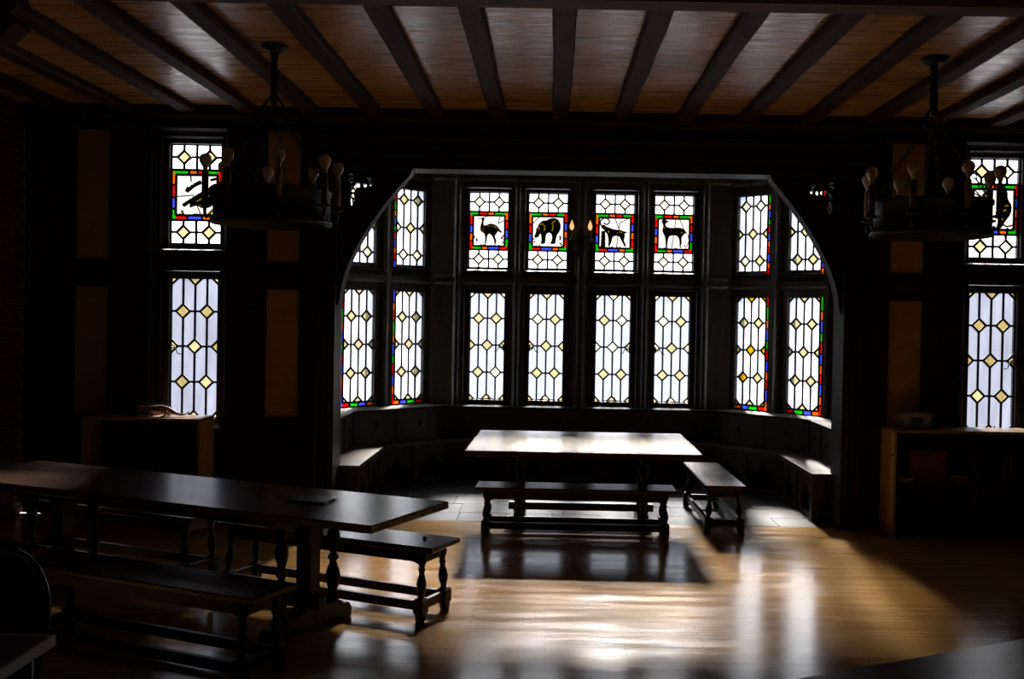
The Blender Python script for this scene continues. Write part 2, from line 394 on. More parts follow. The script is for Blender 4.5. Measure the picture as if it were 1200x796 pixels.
# header beam over the bay opening
hd = S(MB().box(XC-JH-.2, XC+JH+.2, 9.20, 9.5, 3.165, ZC).build('trim_1', 'dark_oak_x'), 'heavy moulded oak header beam across the bay opening', 'beam')
MB().prism([(9.205, 3.55), (9.13, 3.57), (9.10, 3.60), (9.10, ZC), (9.205, ZC)], XL+.02, XR-.02, 'X').build('wall_plate', 'dark_oak_x', hd)
MB().prism([(9.205, 3.40), (9.17, 3.42), (9.16, 3.44), (9.17, 3.46), (9.205, 3.47)], XC-JH-.2, XC+JH+.2, 'X').build('moulding', 'dark_oak_x', hd)
MB().prism([(9.205, 3.27), (9.18, 3.285), (9.18, 3.30), (9.205, 3.32)], XC-JH-.2, XC+JH+.2, 'X').build('moulding', 'dark_oak_x', hd)
for n_, side in ((2, -1), (3, 1)):
    xa = XC + side*JH; xb = XC + side*(JH+.20)
    po = MB().box(xa, xb, 9.17, 9.5, 0, 3.168)
    po = S(po.build('trim_%d' % n_, 'dark_oak_z'), 'moulded oak post carrying the arched brace on the %s side' % ('long table' if side < 0 else 'pine cabinet'), 'post')
    for q_ in (.05, .1, .15):
        xx = XC + side*(JH+q_)
        MB().lathe([(0.25, .018), (3.16, .018)], (xx, 9.168, 0), 8).build('reed', 'dark_oak_z', po)
    MB().box(XC+side*(JH-.01), XC+side*(JH+.215), 9.14, 9.5, 0, .25).build('plinth', 'dark_oak_z', po)
    # pierced curved spandrel brace
    out = [(.26, 3.166), (.99, 3.166), (.97, 3.12), (.89, 3.03), (.80, 2.92), (.70, 2.79), (.63, 2.69), (.55, 2.56), (.48, 2.43), (.43, 2.32), (.39, 2.21), (.36, 2.08), (.345, 1.96), (.33, 1.93), (.26, 1.93)]
    hl = [ell(.118, 2.885, .022, .06, 8), ell(.125, 2.985, .026, .03, 8), ell(.112, 3.062, .03, .026, 8), ell(.108, 3.108, .026, .014, 8), ell(.172, 3.022, .034, .025, 8),
          ell(.232, 3.022, .02, .022, 8), ell(.282, 3.05, .02, .042, 8), ell(.255, 3.085, .014, .012, 6)]
    g_ = lambda pts: [(XC + side*(JH + .33 - q_[0]), q_[1]) for q_ in pts]
    h2 = lambda pts: [(XC + side*(JH - q_[0]), q_[1]) for q_ in pts]
    br_ = fill_poly(g_(out), [h2(h_) for h_ in hl], 9.28, 9.34)
    br_.build('arched_brace', 'dark_oak_z', po)
    edge = [q_ for q_ in g_(out)[1:14]]
    mb = MB()
    for i in range(len(edge)-1): mb.bar(edge[i], edge[i+1], .016, 9.24, 9.40)
    mb.build('brace_moulding', 'dark_oak_z', po)

# ------------------------------------------------------------------ bay walls
GY = 12.15
FRONT_U = [-1.095, -.395, .395, 1.095]
UPZ, LOZ = (2.425, 3.32), (.865, 2.13)
UPW, LOW = .465, .415
def baywall(name, label, loc, rotz, u0, u1, us, y0=-.17, y1=.05):
    holes = []
    for u in us:
        holes += [(u-UPW/2-.035, u+UPW/2+.035, UPZ[0]-.04, UPZ[1]+.035), (u-LOW/2-.06, u+LOW/2+.06, LOZ[0]-.06, LOZ[1]+.06)]
    mb = holed(MB(), u0, u1, 0, 3.75, y0, y1, holes)
    hs = UPW/2+.0 if len(us) == 4 else .245
    h2 = [(u-hs, u+hs, z0_-.05, z1_+.01) for u in us for z0_, z1_ in (UPZ, LOZ)]
    ob = S(mb.build(name, 'window_oak', None, loc=loc, rotz=rotz), label, 'wall')
    holed(MB(), u0-.02, u1+.02, 0, 3.75, y1, y1+(.10 if len(us) == 4 else .17), h2).build('outer_masonry', 'limestone', ob)
    gaps = sorted(us)
    cs = [gaps[0]-.345] + [(gaps[i]+gaps[i+1])/2 for i in range(len(gaps)-1)] + [gaps[-1]+.345]
    for c in cs:   # moulded mullions
        big = .05 if abs(c) > .2 and len(us) == 4 and abs(c) < 1 else .06
        big = .075 if (len(us) == 4 and abs(c) < .1) else .05
        MB().prism([(c-big, y0+.01), (c-big, y0-.03), (c-big*.6, y0-.045), (c-big*.35, y0-.075), (c+big*.35, y0-.075), (c+big*.6, y0-.045), (c+big, y0-.03), (c+big, y0+.01)],
                   .80, 3.56, 'Z').build('mullion', 'window_oak', ob)
    MB().prism([(y0+.01, 2.215), (y0-.03, 2.225), (y0-.05, 2.25), (y0-.05, 2.30), (y0-.03, 2.33), (y0+.01, 2.36)], u0+.05, u1-.05, 'X').build('transom', 'window_oak', ob)
    MB().prism([(y0+.01, 3.42), (y0-.05, 3.45), (y0-.06, 3.52), (y0-.02, 3.56), (y0+.01, 3.56)], u0+.03, u1-.03, 'X').build('head_moulding', 'window_oak', ob)
    for u in us:
        MB().prism([(.02, 2.37), (y0-.02, 2.37), (y0-.02, 2.385), (.02, 2.42)], u-UPW/2-.05, u+UPW/2+.05, 'X').build('upper_sill', 'ledge_oak', ob)
    return ob
CH = 1.828            # half width of the bay front in the glass plane
baywall('wall_bay_front', 'oak mullioned window wall at the head of the bay', (XC, GY, 0), 0, -CH+.07, CH-.07, FRONT_U)
CL = 1.29
CU = [.245, .945]
a45 = math.radians(45)
baywall('wall_bay_right', 'canted window wall of the bay toward the pine cabinet', (XC+CH, GY, 0), -a45, -.12, CL+.14, CU, -.03)
baywall('wall_bay_left', 'canted window wall of the bay toward the long table', (XC-CH, GY, 0), a45, -CL-.14, .12, [-q_ for q_ in CU], -.03)
for side, nm in ((-1, 'wall_bay_return_left'), (1, 'wall_bay_return_right')):
    S(MB().box(XC+side*2.72, XC+side*3.05, 9.5, 11.36, 0, 3.75).build(nm, 'dark_oak_z'), 'narrow dark return wall of the bay next to the %s' % ('left canted windows' if side < 0 else 'right canted windows'), 'wall')
S(MB().prism([(XC-3.0, 9.45), (XC+3.0, 9.45), (XC+3.0, 11.4), (XC+2.0, 12.45), (XC-2.0, 12.45), (XC-3.0, 11.4)], 3.75, 3.95, 'Z').build('ceiling_bay', 'dark_oak_x'), 'dark boarded ceiling of the window bay', 'ceiling')

# ------------------------------------------------------------------ leaded windows
PANE_CACHE = {}
def pane(poly, mat, parent, th=.005, name='pane'):
    key = (tuple((round(a, 4), round(b, 4)) for a, b in poly), mat)
    if key not in PANE_CACHE:
        cx = sum(a for a, b in poly)/len(poly); cz = sum(b for a, b in poly)/len(poly)
        PANE_CACHE[key] = MB().prism(poly, -th/2, th/2).mesh('pane', mat)
    return obj(name, PANE_CACHE[key], parent)
LW = .019
def lattice(root, came, x0, x1, rows, a, body, dia, seed=0, wob=0):
    """rows: list of (z, parity or None); columns are quarters of the width; diamonds where column parity matches"""
    rnd = random.Random(seed); xs = [x0+(x1-x0)*i/4 for i in range(5)]
    def isd(i, par): return par is not None and i % 2 == par
    for j in range(len(rows)-1):
        (z0, p0), (z1, p1) = rows[j], rows[j+1]
        for i in range(4):
            xa, xb = xs[i], xs[i+1]; poly = []
            az = min(a, (z1-z0)*.98); 
            if isd(i, p0): poly += [(xa, z0+az), (xa+a, z0)]
            else: poly += [(xa, z0)]
            if isd(i+1, p0): poly += [(xb-a, z0), (xb, z0+az)]
            else: poly += [(xb, z0)]
            if isd(i+1, p1): poly += [(xb, z1-az), (xb-a, z1)]
            else: poly += [(xb, z1)]
            if isd(i, p1): poly += [(xa+a, z1), (xa, z1-az)]
            else: poly += [(xa, z1)]
            pane(poly, body, root)
    for j, (z_, p_) in enumerate(rows):
        for i in range(5):
            if not isd(i, p_): continue
            x = xs[i]; lo = z_-a if j > 0 else z_; hi = z_+a if j < len(rows)-1 else z_
            poly = []
            pts = [(x+a, z_), (x, z_+a), (x-a, z_), (x, z_-a)]
            poly = [(min(max(u, x0), x1), min(max(v, rows[0][0]), rows[-1][0])) for u, v in pts]
            # clip to half or quarter diamonds at the border
            full = 0 < i < 4 and 0 < j < len(rows)-1
            if not full:
                q_ = []
                if i == 0: q_ = [pts[3], pts[0], pts[1]] if 0 < j < len(rows)-1 else ([(x, z_), pts[0], pts[1]] if j == 0 else [(x, z_), pts[3], pts[0]])
                elif i == 4: q_ = [pts[1], pts[2], pts[3]] if 0 < j < len(rows)-1 else ([(x, z_), pts[1], pts[2]] if j == 0 else [(x, z_), pts[2], pts[3]])
                elif j == 0: q_ = [pts[0], pts[1], pts[2]]
                else: q_ = [pts[2], pts[3], pts[0]]
                poly = q_
            pane(poly, dia[rnd.randrange(len(dia))] if isinstance(dia, list) else dia, root)
            m_ = len(poly)
            for k_ in range(m_):
                A, B = poly[k_], poly[(k_+1) % m_]
                if abs(A[0]-B[0]) < 1e-6 or abs(A[1]-B[1]) < 1e-6: continue
                came.bar(A, B, LW, -.006, .006)
    for i in range(1, 4):        # vertical leads
        z_ = rows[0][0]
        for j in range(len(rows)-1):
            za = rows[j][0] + (a if isd(i, rows[j][1]) else 0); zb = rows[j+1][0] - (a if isd(i, rows[j+1][1]) else 0)
            if zb-za > .003: came.bar((xs[i], za), (xs[i], zb), LW, -.006, .006)
    for j in range(1, len(rows)-1):
        for i in range(4):
            xa = xs[i] + (a if isd(i, rows[j][1]) else 0); xb = xs[i+1] - (a if isd(i+1, rows[j][1]) else 0)
            if xb-xa > .003: came.bar((xa, rows[j][0]), (xb, rows[j][0]), LW, -.006, .006)
def frame_mb(x0, x1, z0, z1, wd, ya, yb):
    mb = MB()
    mb.box(x0-wd, x0, ya, yb, z0-wd, z1+wd); mb.box(x1, x1+wd, ya, yb, z0-wd, z1+wd)
    mb.box(x0, x1, ya, yb, z0-wd, z0); mb.box(x0, x1, ya, yb, z1, z1+wd); return mb
COLS = {'R': 'glass_red', 'G': 'glass_green', 'B': 'glass_blue', 'O': 'glass_orange', 'Y': 'glass_amber'}
LWC = .025
def strip(root, came, x0, x1, z0, z1, seq, vertical):
    tot = sum(l for _, l in seq); t_ = 0
    for i, (c, l) in enumerate(seq):
        a_, b_ = t_/tot, (t_+l)/tot; t_ += l
        if vertical: poly = [(x0, z1-(z1-z0)*b_), (x1, z1-(z1-z0)*b_), (x1, z1-(z1-z0)*a_), (x0, z1-(z1-z0)*a_)]
        else: poly = [(x0+(x1-x0)*a_, z0), (x0+(x1-x0)*b_, z0), (x0+(x1-x0)*b_, z1), (x0+(x1-x0)*a_, z1)]
        pane(poly, COLS[c], root, name='coloured_pane')
        if i:
            if vertical: came.bar((x0, poly[3][1]), (x1, poly[3][1]), LW*.8, -.006, .006)
            else: came.bar((poly[0][0], z0), (poly[0][0], z1), LW*.8, -.006, .006)
def border_came(came, x0, x1, z0, z1):
    for A, B in (((x0, z0), (x1, z0)), ((x1, z0), (x1, z1)), ((x1, z1), (x0, z1)), ((x0, z1), (x0, z0))): came.bar(A, B, LW, -.006, .006)

# painted animals: outlines in a 0..1 square (x right, z up)
def smooth_loop(pts, n=3):
    for _ in range(n-1):
        q_ = []
        for i in range(len(pts)):
            a, b = pts[i], pts[(i+1) % len(pts)]
            q_ += [(a[0]*.75+b[0]*.25, a[1]*.75+b[1]*.25), (a[0]*.25+b[0]*.75, a[1]*.25+b[1]*.75)]
        pts = q_
    return pts
BEAR = [(.12,.40),(.10,.33),(.17,.31),(.24,.36),(.28,.46),(.30,.40),(.32,.24),(.29,.17),(.29,.14),(.42,.14),(.43,.24),(.44,.40),(.50,.48),(.58,.46),(.62,.38),(.61,.24),(.57,.17),(.57,.14),(.72,.14),(.73,.28),(.76,.42),(.84,.52),(.87,.68),(.82,.84),(.70,.92),(.54,.90),(.44,.83),(.36,.84),(.30,.80),(.22,.72),(.20,.62),(.15,.58),(.16,.50)]
DOG = [(.14,.86),(.16,.92),(.24,.94),(.28,.90),(.40,.86),(.28,.84),(.25,.76),(.30,.70),(.45,.68),(.62,.70),(.74,.68),(.84,.60),(.90,.50),(.84,.54),(.78,.48),(.72,.40),(.74,.26),(.70,.12),(.75,.09),(.68,.09),(.67,.20),(.66,.36),(.58,.46),(.44,.46),(.36,.42),(.33,.28),(.32,.08),(.27,.08),(.27,.28),(.24,.44),(.18,.54),(.17,.66),(.20,.76)]
OSTRICH = [(.22,.88),(.20,.84),(.27,.84),(.30,.90),(.35,.90),(.37,.84),(.33,.76),(.34,.66),(.42,.66),(.52,.72),(.66,.70),(.76,.62),(.84,.50),(.90,.48),(.84,.44),(.76,.50),(.72,.42),(.66,.34),(.72,.22),(.70,.10),(.66,.10),(.66,.20),(.60,.34),(.52,.42),(.46,.38),(.44,.24),(.42,.10),(.38,.10),(.40,.26),(.38,.40),(.28,.48),(.24,.58),(.27,.70),(.30,.80),(.27,.86)]
LEMUR = [(.10,.66),(.12,.74),(.20,.74),(.24,.70),(.38,.64),(.52,.60),(.66,.60),(.76,.56),(.90,.52),(.78,.50),(.80,.40),(.76,.28),(.84,.14),(.80,.08),(.76,.16),(.68,.30),(.64,.40),(.52,.42),(.44,.38),(.42,.26),(.36,.10),(.31,.10),(.33,.26),(.30,.44),(.24,.52),(.18,.60)]
HERON = [(.34,.20),(.36,.34),(.50,.44),(.62,.56),(.72,.62),(.80,.72),(.92,.78),(.96,.70),(.88,.66),(.86,.56),(.92,.44),(.88,.30),(.78,.22),(.62,.20),(.50,.28)]
PEACOCK = [(.55,.05),(.62,.30),(.60,.50),(.68,.62),(.72,.80),(.66,.92),(.74,.98),(.80,.90),(.80,.74),(.90,.60),(.88,.40),(.76,.24),(.66,.05)]
def strokes(mb, pts, wd, sq):
    wd = max(wd*1.2, .009)
    for i in range(len(pts)-1): mb.bar(sq(pts[i]), sq(pts[i+1]), wd, -.0045, -.0027)
def paint(pic, which, x0, x1, z0, z1):
    sq = lambda q_: (x0+(x1-x0)*min(max((q_[0]-.5)*1.1+.5, .01), .99), z0+(z1-z0)*min(max((q_[1]-.5)*1.1+.5, .01), .99))
    shp = {'bear': BEAR, 'hound': DOG, 'ostrich': OSTRICH, 'lemur': LEMUR, 'heron': HERON, 'peacock': PEACOCK}[which]
    lines = {'bear': [[(.61,.52),(.645,.64),(.61,.76),(.71,.84)], [(.27,.72),(.36,.74),(.405,.64),(.39,.54)], [(.22,.55),(.26,.62)]],
             'ostrich': [[(.31,.60),(.30,.53),(.37,.48)], [(.46,.62),(.56,.66),(.66,.64),(.72,.56)]],
             'lemur': [[(.56,.49),(.66,.54),(.72,.50)], [(.30,.58),(.34,.50)]],
             'hound': [[(.20,.72),(.24,.66)], [(.70,.56),(.76,.56)]],
             'heron': [[(.50,.36),(.64,.44),(.78,.50)], [(.56,.28),(.72,.30)]],
             'peacock': [[(.68,.26),(.74,.36)], [(.68,.46),(.78,.50)], [(.74,.58),(.82,.60)]]}[which]
    def band(pts, wd):
        L_, R2 = [], []
        for i in range(len(pts)):
            a = Vector(pts[max(0, i-1)]); b = Vector(pts[min(len(pts)-1, i+1)]); d = (b-a).normalized(); n_ = Vector((-d.y, d.x))*wd
            L_.append(tuple(Vector(pts[i])+n_)); R2.append(tuple(Vector(pts[i])-n_))
        return L_ + R2[::-1]
    bands = [[sq(q_) for q_ in band(l_, .019)] for l_ in lines]
    mb = fill_poly([sq(q_) for q_ in smooth_loop(shp, 2)], bands, -.0045, -.0027); mb.build('painted_' + which, 'glass_paint', pic)
    sn = MB()
    for b_ in bands: sn.prism(b_, -.0043, -.0029)
    sn.build('silver_stain', 'glass_yellow_paint', pic)
    ld = MB(); yl = MB(); rnd = random.Random(which)
    if which == 'ostrich':
        strokes(ld, [(.36,.9),(.5,.97),(.74,.95)], .007, sq); strokes(ld, [(.82,.98),(.76,.72),(.98,.82)], .008, sq)
        strokes(yl, [(.30,.64),(.27,.52),(.36,.46),(.44,.50)], .02, sq); strokes(yl, [(.31,.78),(.32,.66),(.38,.56)], .02, sq); strokes(yl, [(.5,.66),(.66,.66),(.74,.6)], .012, sq)
    if which == 'bear':
        strokes(ld, [(.0,.74),(.26,1.0)], .008, sq); strokes(yl, [(.60,.50),(.63,.64),(.60,.76),(.72,.82)], .014, sq); strokes(yl, [(.26,.74),(.36,.74),(.42,.62),(.40,.52)], .014, sq)
        strokes(yl, [(.17,.58),(.22,.64)], .014, sq)
    if which == 'lemur':
        sp = [(.17,.62)] + [(.24+.17*math.cos(3.6-t*.42)*(1-t*.045), .82+.15*math.sin(3.6-t*.42)*(1-t*.045)) for t in range(0, 17)]
        strokes(ld, sp, .014, sq); strokes(ld, [(.50,1.0),(.62,.62),(.64,.80),(.9,1.0)], .008, sq); strokes(ld, [(.62,.62),(.56,.1)], .008, sq)
        ld.prism([sq((.10,.06)), sq((.24,.06)), sq((.23,.56)), sq((.12,.56))], -.0045, -.0027)
        strokes(yl, [(.56,.50),(.66,.54),(.72,.48)], .014, sq); strokes(yl, [(.36,.56),(.38,.48)], .012, sq)
    if which == 'hound':
        strokes(ld, [(.55,1.0),(.50,.46),(.44,.0)], .007, sq); strokes(ld, [(.66,1.0),(.80,.62)], .007, sq); strokes(ld, [(.90,.5),(.96,.3),(.86,.12),(.78,.18)], .007, sq)
        strokes(yl, [(.20,.84),(.23,.78)], .02, sq)
    if which == 'heron':
        strokes(ld, [(.0,.46),(.42,.5),(.6,.02)], .008, sq); strokes(ld, [(.2,.26),(.5,.46),(.66,.56)], .03, sq); strokes(ld, [(.30,.60),(.44,.72),(.60,.80)], .03, sq); strokes(ld, [(.36,1.0),(.38,.8)], .01, sq)
        strokes(ld, [(.26,.64),(.34,.60)], .04, sq); strokes(ld, [(.8,.84),(.95,.88)], .02, sq)
        strokes(yl, [(.44,.06),(.6,.03),(.76,.06),(.86,.18)], .022, sq); strokes(yl, [(.18,.16),(.20,.08)], .02, sq); strokes(yl, [(.78,.04),(.92,.02)], .02, sq)
    if which == 'peacock':
        for k_ in range(5): strokes(ld, [(.02,.98-.12*k_),(.34,.66+.06*k_)], .009, sq)
        strokes(ld, [(.02,.6),(.36,.98)], .009, sq); strokes(ld, [(.60,.22),(.8,.12),(.95,.16)], .012, sq)
        for k_ in range(10): yl.prism([sq((.62+.2*rnd.random()+u, .4+.22*rnd.random()*1+v)) for u, v in ((0,0),(.035,0),(.035,.035),(0,.035))][:4], -.0052, -.0046)
    for k_ in range(16):       # leaves along the ground
        cx, cz = rnd.uniform(.02, .96), rnd.uniform(.015, .085); s_ = rnd.uniform(.025, .045)
        ld.prism([sq((cx-s_, cz)), sq((cx, cz-.022)), sq((cx+s_, cz)), sq((cx, cz+.026))], -.0045, -.0027)
    if which in ('ostrich', 'bear'):
        for bx in (.08, .9):
            for k_ in range(7):
                cx, cz = bx+rnd.uniform(-.06, .08), .12+.04*k_; s_ = .036
                ld.prism([sq((cx-s_, cz)), sq((cx, cz-.03)), sq((cx+s_, cz)), sq((cx, cz+.034))], -.0045, -.0027)
    if ld.v: ld.build('painted_linework', 'glass_paint', pic)
    if yl.v and which in ('heron', 'ostrich'):
        yl.build('stained_ground', 'glass_yellow_paint', pic)

WN = [0]
def window(label, loc, rotz, u, kind, seed, **kw):
    WN[0] += 1
    globals()['LW'] = .019 if kind == 'lower' else .022
    z0, z1, wd = kw['z0'], kw['z1'], kw['w']
    R_ = Matrix.Rotation(rotz, 4, 'Z'); base = Vector(loc) + R_ @ Vector((u, 0, z0))
    root = empty('window_%d' % WN[0], tuple(base), rotz); S(root, label, 'window')
    h = z1-z0; x0, x1 = -wd/2, wd/2; came = MB(); border_came(came, x0, x1, 0, h)
    fw = kw.get('fw', .06)
    if kind == 'side':
        bw = .042; oz = kw['outer']; e0 = -.04 if kw.get('upper') else -.06; e1 = h+(.035 if kw.get('upper') else .06)
        xa, xb = (x0-bw, x1) if oz < 0 else (x0, x1+bw)
        fr = MB().box(-.2675, xa, -.022, .03, e0, e1).box(xb, .2675, -.022, .03, e0, e1).box(xa, xb, -.022, .03, h, e1)
        if e0 < -bw: fr.box(xa, xb, -.022, .03, e0, -bw)
    else: fr = frame_mb(x0, x1, 0, h, fw, -.05, .03)
    fr.build('casement_frame' if kind == 'lower' else 'frame', kw.get('fmat', 'window_oak'), root)
    if kind == 'lower':
        zs = [0, .257*h, .511*h, .762*h, h]
        lattice(root, came, x0, x1, [(zs[0], 0), (zs[1], 1), (zs[2], 0), (zs[3], 1), (zs[4], 0)], .064, kw['body'], kw['dia'], seed)
        sd_ = kw.get('latch')
        if sd_:
            lx = sd_*(wd/2); lz = .50*h
            lt = MB().lathe([(-.012, .03), (-.006, .034), (.006, .034), (.012, .03)], (lx+sd_*.01, -.056, lz), 12, (0, 1, 0))
            la = lt.build('latch', 'iron', root)
            mb = MB(); mb.tube([(lx-sd_*(.03+.028*math.cos(t)), -.062, lz+.028*math.sin(t)) for t in [k_*math.pi/6 for k_ in range(12)]], .005, 6, True)
            mb.tube([(lx-sd_*.058, -.062, lz), (lx-sd_*.075, -.066, lz-.02), (lx-sd_*.085, -.066, lz-.05), (lx-sd_*.12, -.066, lz-.058)], .005, 6)
            mb.tube([(lx, -.06, lz), (lx-sd_*.058, -.062, lz)], .005, 6)
            mb.build('latch_handle', 'iron', la)
            MB().tube([(-.09, -.052, .012), (.06, -.056, .014), (.09, -.056, .012)], .007, 6).build('casement_stay', 'iron', root)
            MB().lathe([(0, .009), (.03, .006), (.036, .01), (.05, .004)], (.03*sd_, -.056, .012), 8).build('stay_pin', 'iron', root)
    elif kind == 'side':
        bw = .042
        ci = kw['outer']
        seqv = [('R', 1), ('B', 1.3), ('O', 1), ('R', 1), ('G', 1.5), ('O', 1), ('B', 1.3), ('G', 1), ('R', 1.2), ('B', 1.2), ('O', 1)]
        rot = seed % 5; seqv = seqv[rot:] + seqv[:rot]
        seqh = [('R', 1), ('G', 1.3), ('B', 1.2), ('O', .9)] if seed % 2 == 0 else [('O', .9), ('B', 1.1), ('G', 1.4), ('R', 1)]
        if ci < 0: strip(root, came, x0-bw, x0, -bw, h, seqv, True)
        else: strip(root, came, x1, x1+bw, -bw, h, seqv, True)
        strip(root, came, x0, x1, -bw, 0, seqh, False)
        if kw.get('upper'):
            rows = [(0, None), (.143*h, 1), (.495*h, 0), (.857*h, 1), (h, None)]
        else:
            rows = [(0, 0), (.257*h, 1), (.511*h, 0), (.762*h, 1), (h, 0)]
        lattice(root, came, x0, x1, rows, .064, kw['body'], kw['dia'], seed)
    else:
        b0, b1 = .24*h, .745*h; bw = .045
        lattice(root, came, x0, x1, [(0, None), (b0/2, 1), (b0, None)], .062, 'glass_clear', kw['dia'], seed)
        lattice(root, came, x0, x1, [(b1, None), ((b1+h)/2, 1), (h, None)], .062, 'glass_clear', kw['dia'], seed)
        A = kw['scheme'] == 'A'
        top = [('G', 1), ('R', 1.1), ('O', .8), ('G', 1.3)] if A else [('G', 1.4), ('O', .8), ('R', .9), ('G', 1)]
        bot = [('G', 1.1), ('O', .8), ('B', 1.4), ('R', 1.2)] if A else [('R', 1.1), ('B', 1.4), ('O', .8), ('G', 1.1)]
        lef = [('R', 1.1), ('B', .9), ('O', .9), ('R', 1)] if A else [('O', .9), ('R', 1.1), ('B', 1), ('G', 1)]
        rig = [('O', 1), ('R', 1), ('B', 1), ('G', .9)] if A else [('R', 1.2), ('B', 1), ('O', .9), ('R', 1.1)]
        strip(root, came, x0+bw*(.3 if A else .6), x1-bw, b1-bw, b1, top, False); strip(root, came, x0+bw, x1, b0, b0+bw, bot, False)
        strip(root, came, x0, x0+bw, b0, b1-bw, lef, True); strip(root, came, x1-bw, x1, b0+bw, b1, rig, True)
        pane([(x0, b1-bw), (x0+bw*(.3 if A else .6), b1-bw), (x0+bw*(.3 if A else .6), b1), (x0, b1)], COLS['R' if A else 'O'], root, name='coloured_pane')
        border_came(came, x0, x1, b0, b1); border_came(came, x0+bw, x1-bw, b0+bw, b1-bw)
        pic = pane([(x0+bw, b0+bw), (x1-bw, b0+bw), (x1-bw, b1-bw), (x0+bw, b1-bw)], 'glass_opal', root, name='picture_pane')
        paint(pic, kw['animal'], x0+bw, x1-bw, b0+bw, b1-bw)
    came.build('lead_came', 'lead', root)
    globals()['LW'] = .019
    return root
order = ['first', 'second', 'third', 'fourth']
animals = [('ostrich', 'A'), ('bear', 'B'), ('lemur', 'B'), ('hound', 'A')]
adesc = {'ostrich': 'long-necked bird', 'bear': 'dark bear', 'lemur': 'curl-tailed goatlike beast', 'hound': 'slender dark hound'}
F0 = (XC, GY, 0)
for i, u in enumerate(FRONT_U):
    an, sc_ = animals[i]
    window('leaded window with a painted %s in a coloured glass border' % adesc[an], F0, 0, u, 'upper', i, z0=UPZ[0], z1=UPZ[1], w=UPW, fw=.035, animal=an, scheme=sc_, dia='glass_cream')
    window('leaded casement with yellow glass diamonds beneath the painted %s' % adesc[an], F0, 0, u, 'lower', i, z0=LOZ[0], z1=LOZ[1], w=LOW, body='glass_obscure', dia=['glass_straw', 'glass_straw', 'glass_cream'], latch=(1, -1, 1, -1)[i], fmat='panel_oak')
SW = .40
for side, rz, lx, nm in ((-1, a45, XC-CH, 'long table'), (1, -a45, XC+CH, 'pine cabinet')):
    for i, u in enumerate(CU):
        wh = 'next to the painted windows' if i == 0 else 'next to the arched brace'
        window('upper diamond leaded light with coloured edge strips, %s, %s side' % (wh, nm), (lx, GY, 0), rz, side*u, 'side', i+side+3, z0=UPZ[0], z1=UPZ[1], w=SW, fw=.0, upper=True, outer=side, body='glass_side', dia=['glass_cream', 'glass_straw'])
        window('tall diamond leaded light with coloured bottom strip, %s, %s side' % (wh, nm), (lx, GY, 0), rz, side*u, 'side', i+side+2, z0=LOZ[0], z1=LOZ[1], w=SW, fw=.0, outer=side, body='glass_side',
               dia=(['glass_straw', 'glass_amber'] if (side == 1 and i == 0) else 'glass_straw'))
for side, an in ((-1, 'heron'), (1, 'peacock')):
    cx = FX+side*FW; lab = 'long-billed bird' if side < 0 else 'dark crested bird'
    window('leaded window with a painted %s behind the iron chandelier' % lab, (cx, 9.42, 0), 0, 0, 'upper', 20+side, z0=2.465, z1=3.38, w=.47, fw=.045, animal=an, scheme='B', dia=['glass_straw', 'glass_cream'])
    window('greyish leaded casement with yellow diamonds above the %s' % ('pine bookcase with the toy lizard' if side < 0 else 'long pine cabinet with the plastic tub'), (cx, 9.42, 0), 0, 0, 'lower', 30+side, z0=.87, z1=2.155, w=.44, body='glass_obscure_grey', dia=['glass_straw_dim', 'glass_straw'], latch=side, fmat='window_oak')

# ------------------------------------------------------------------ window seat
ws = empty('window_seat', (0, 0, 0)); tag(ws, 'built-in oak window seat with pierced panels running round the bay', 'window seat')
def pl(hw, y1, yf):   # plan polyline offset helper: half width, cant start y, front y
    return None
PB = [(-2.44, 9.52), (-2.44, 10.95), (-1.60, 11.79), (1.60, 11.79), (2.44, 10.95), (2.44, 9.52)]   # backrest face
SE = [(-2.09, 9.44), (-2.09, 10.805), (-1.455, 11.44), (1.455, 11.44), (2.09, 10.805), (2.09, 9.44)]  # seat front edge
FE = [(-2.13, 9.50), (-2.13, 10.82), (-1.47, 11.48), (1.47, 11.48), (2.13, 10.82), (2.13, 9.50)]      # front board face
WB = [(-2.74, 9.52), (-2.74, 11.18), (-1.76, 12.02), (1.76, 12.02), (2.74, 11.18), (2.74, 9.52)]
sh = lambda q_: (XC+q_[0], q_[1])
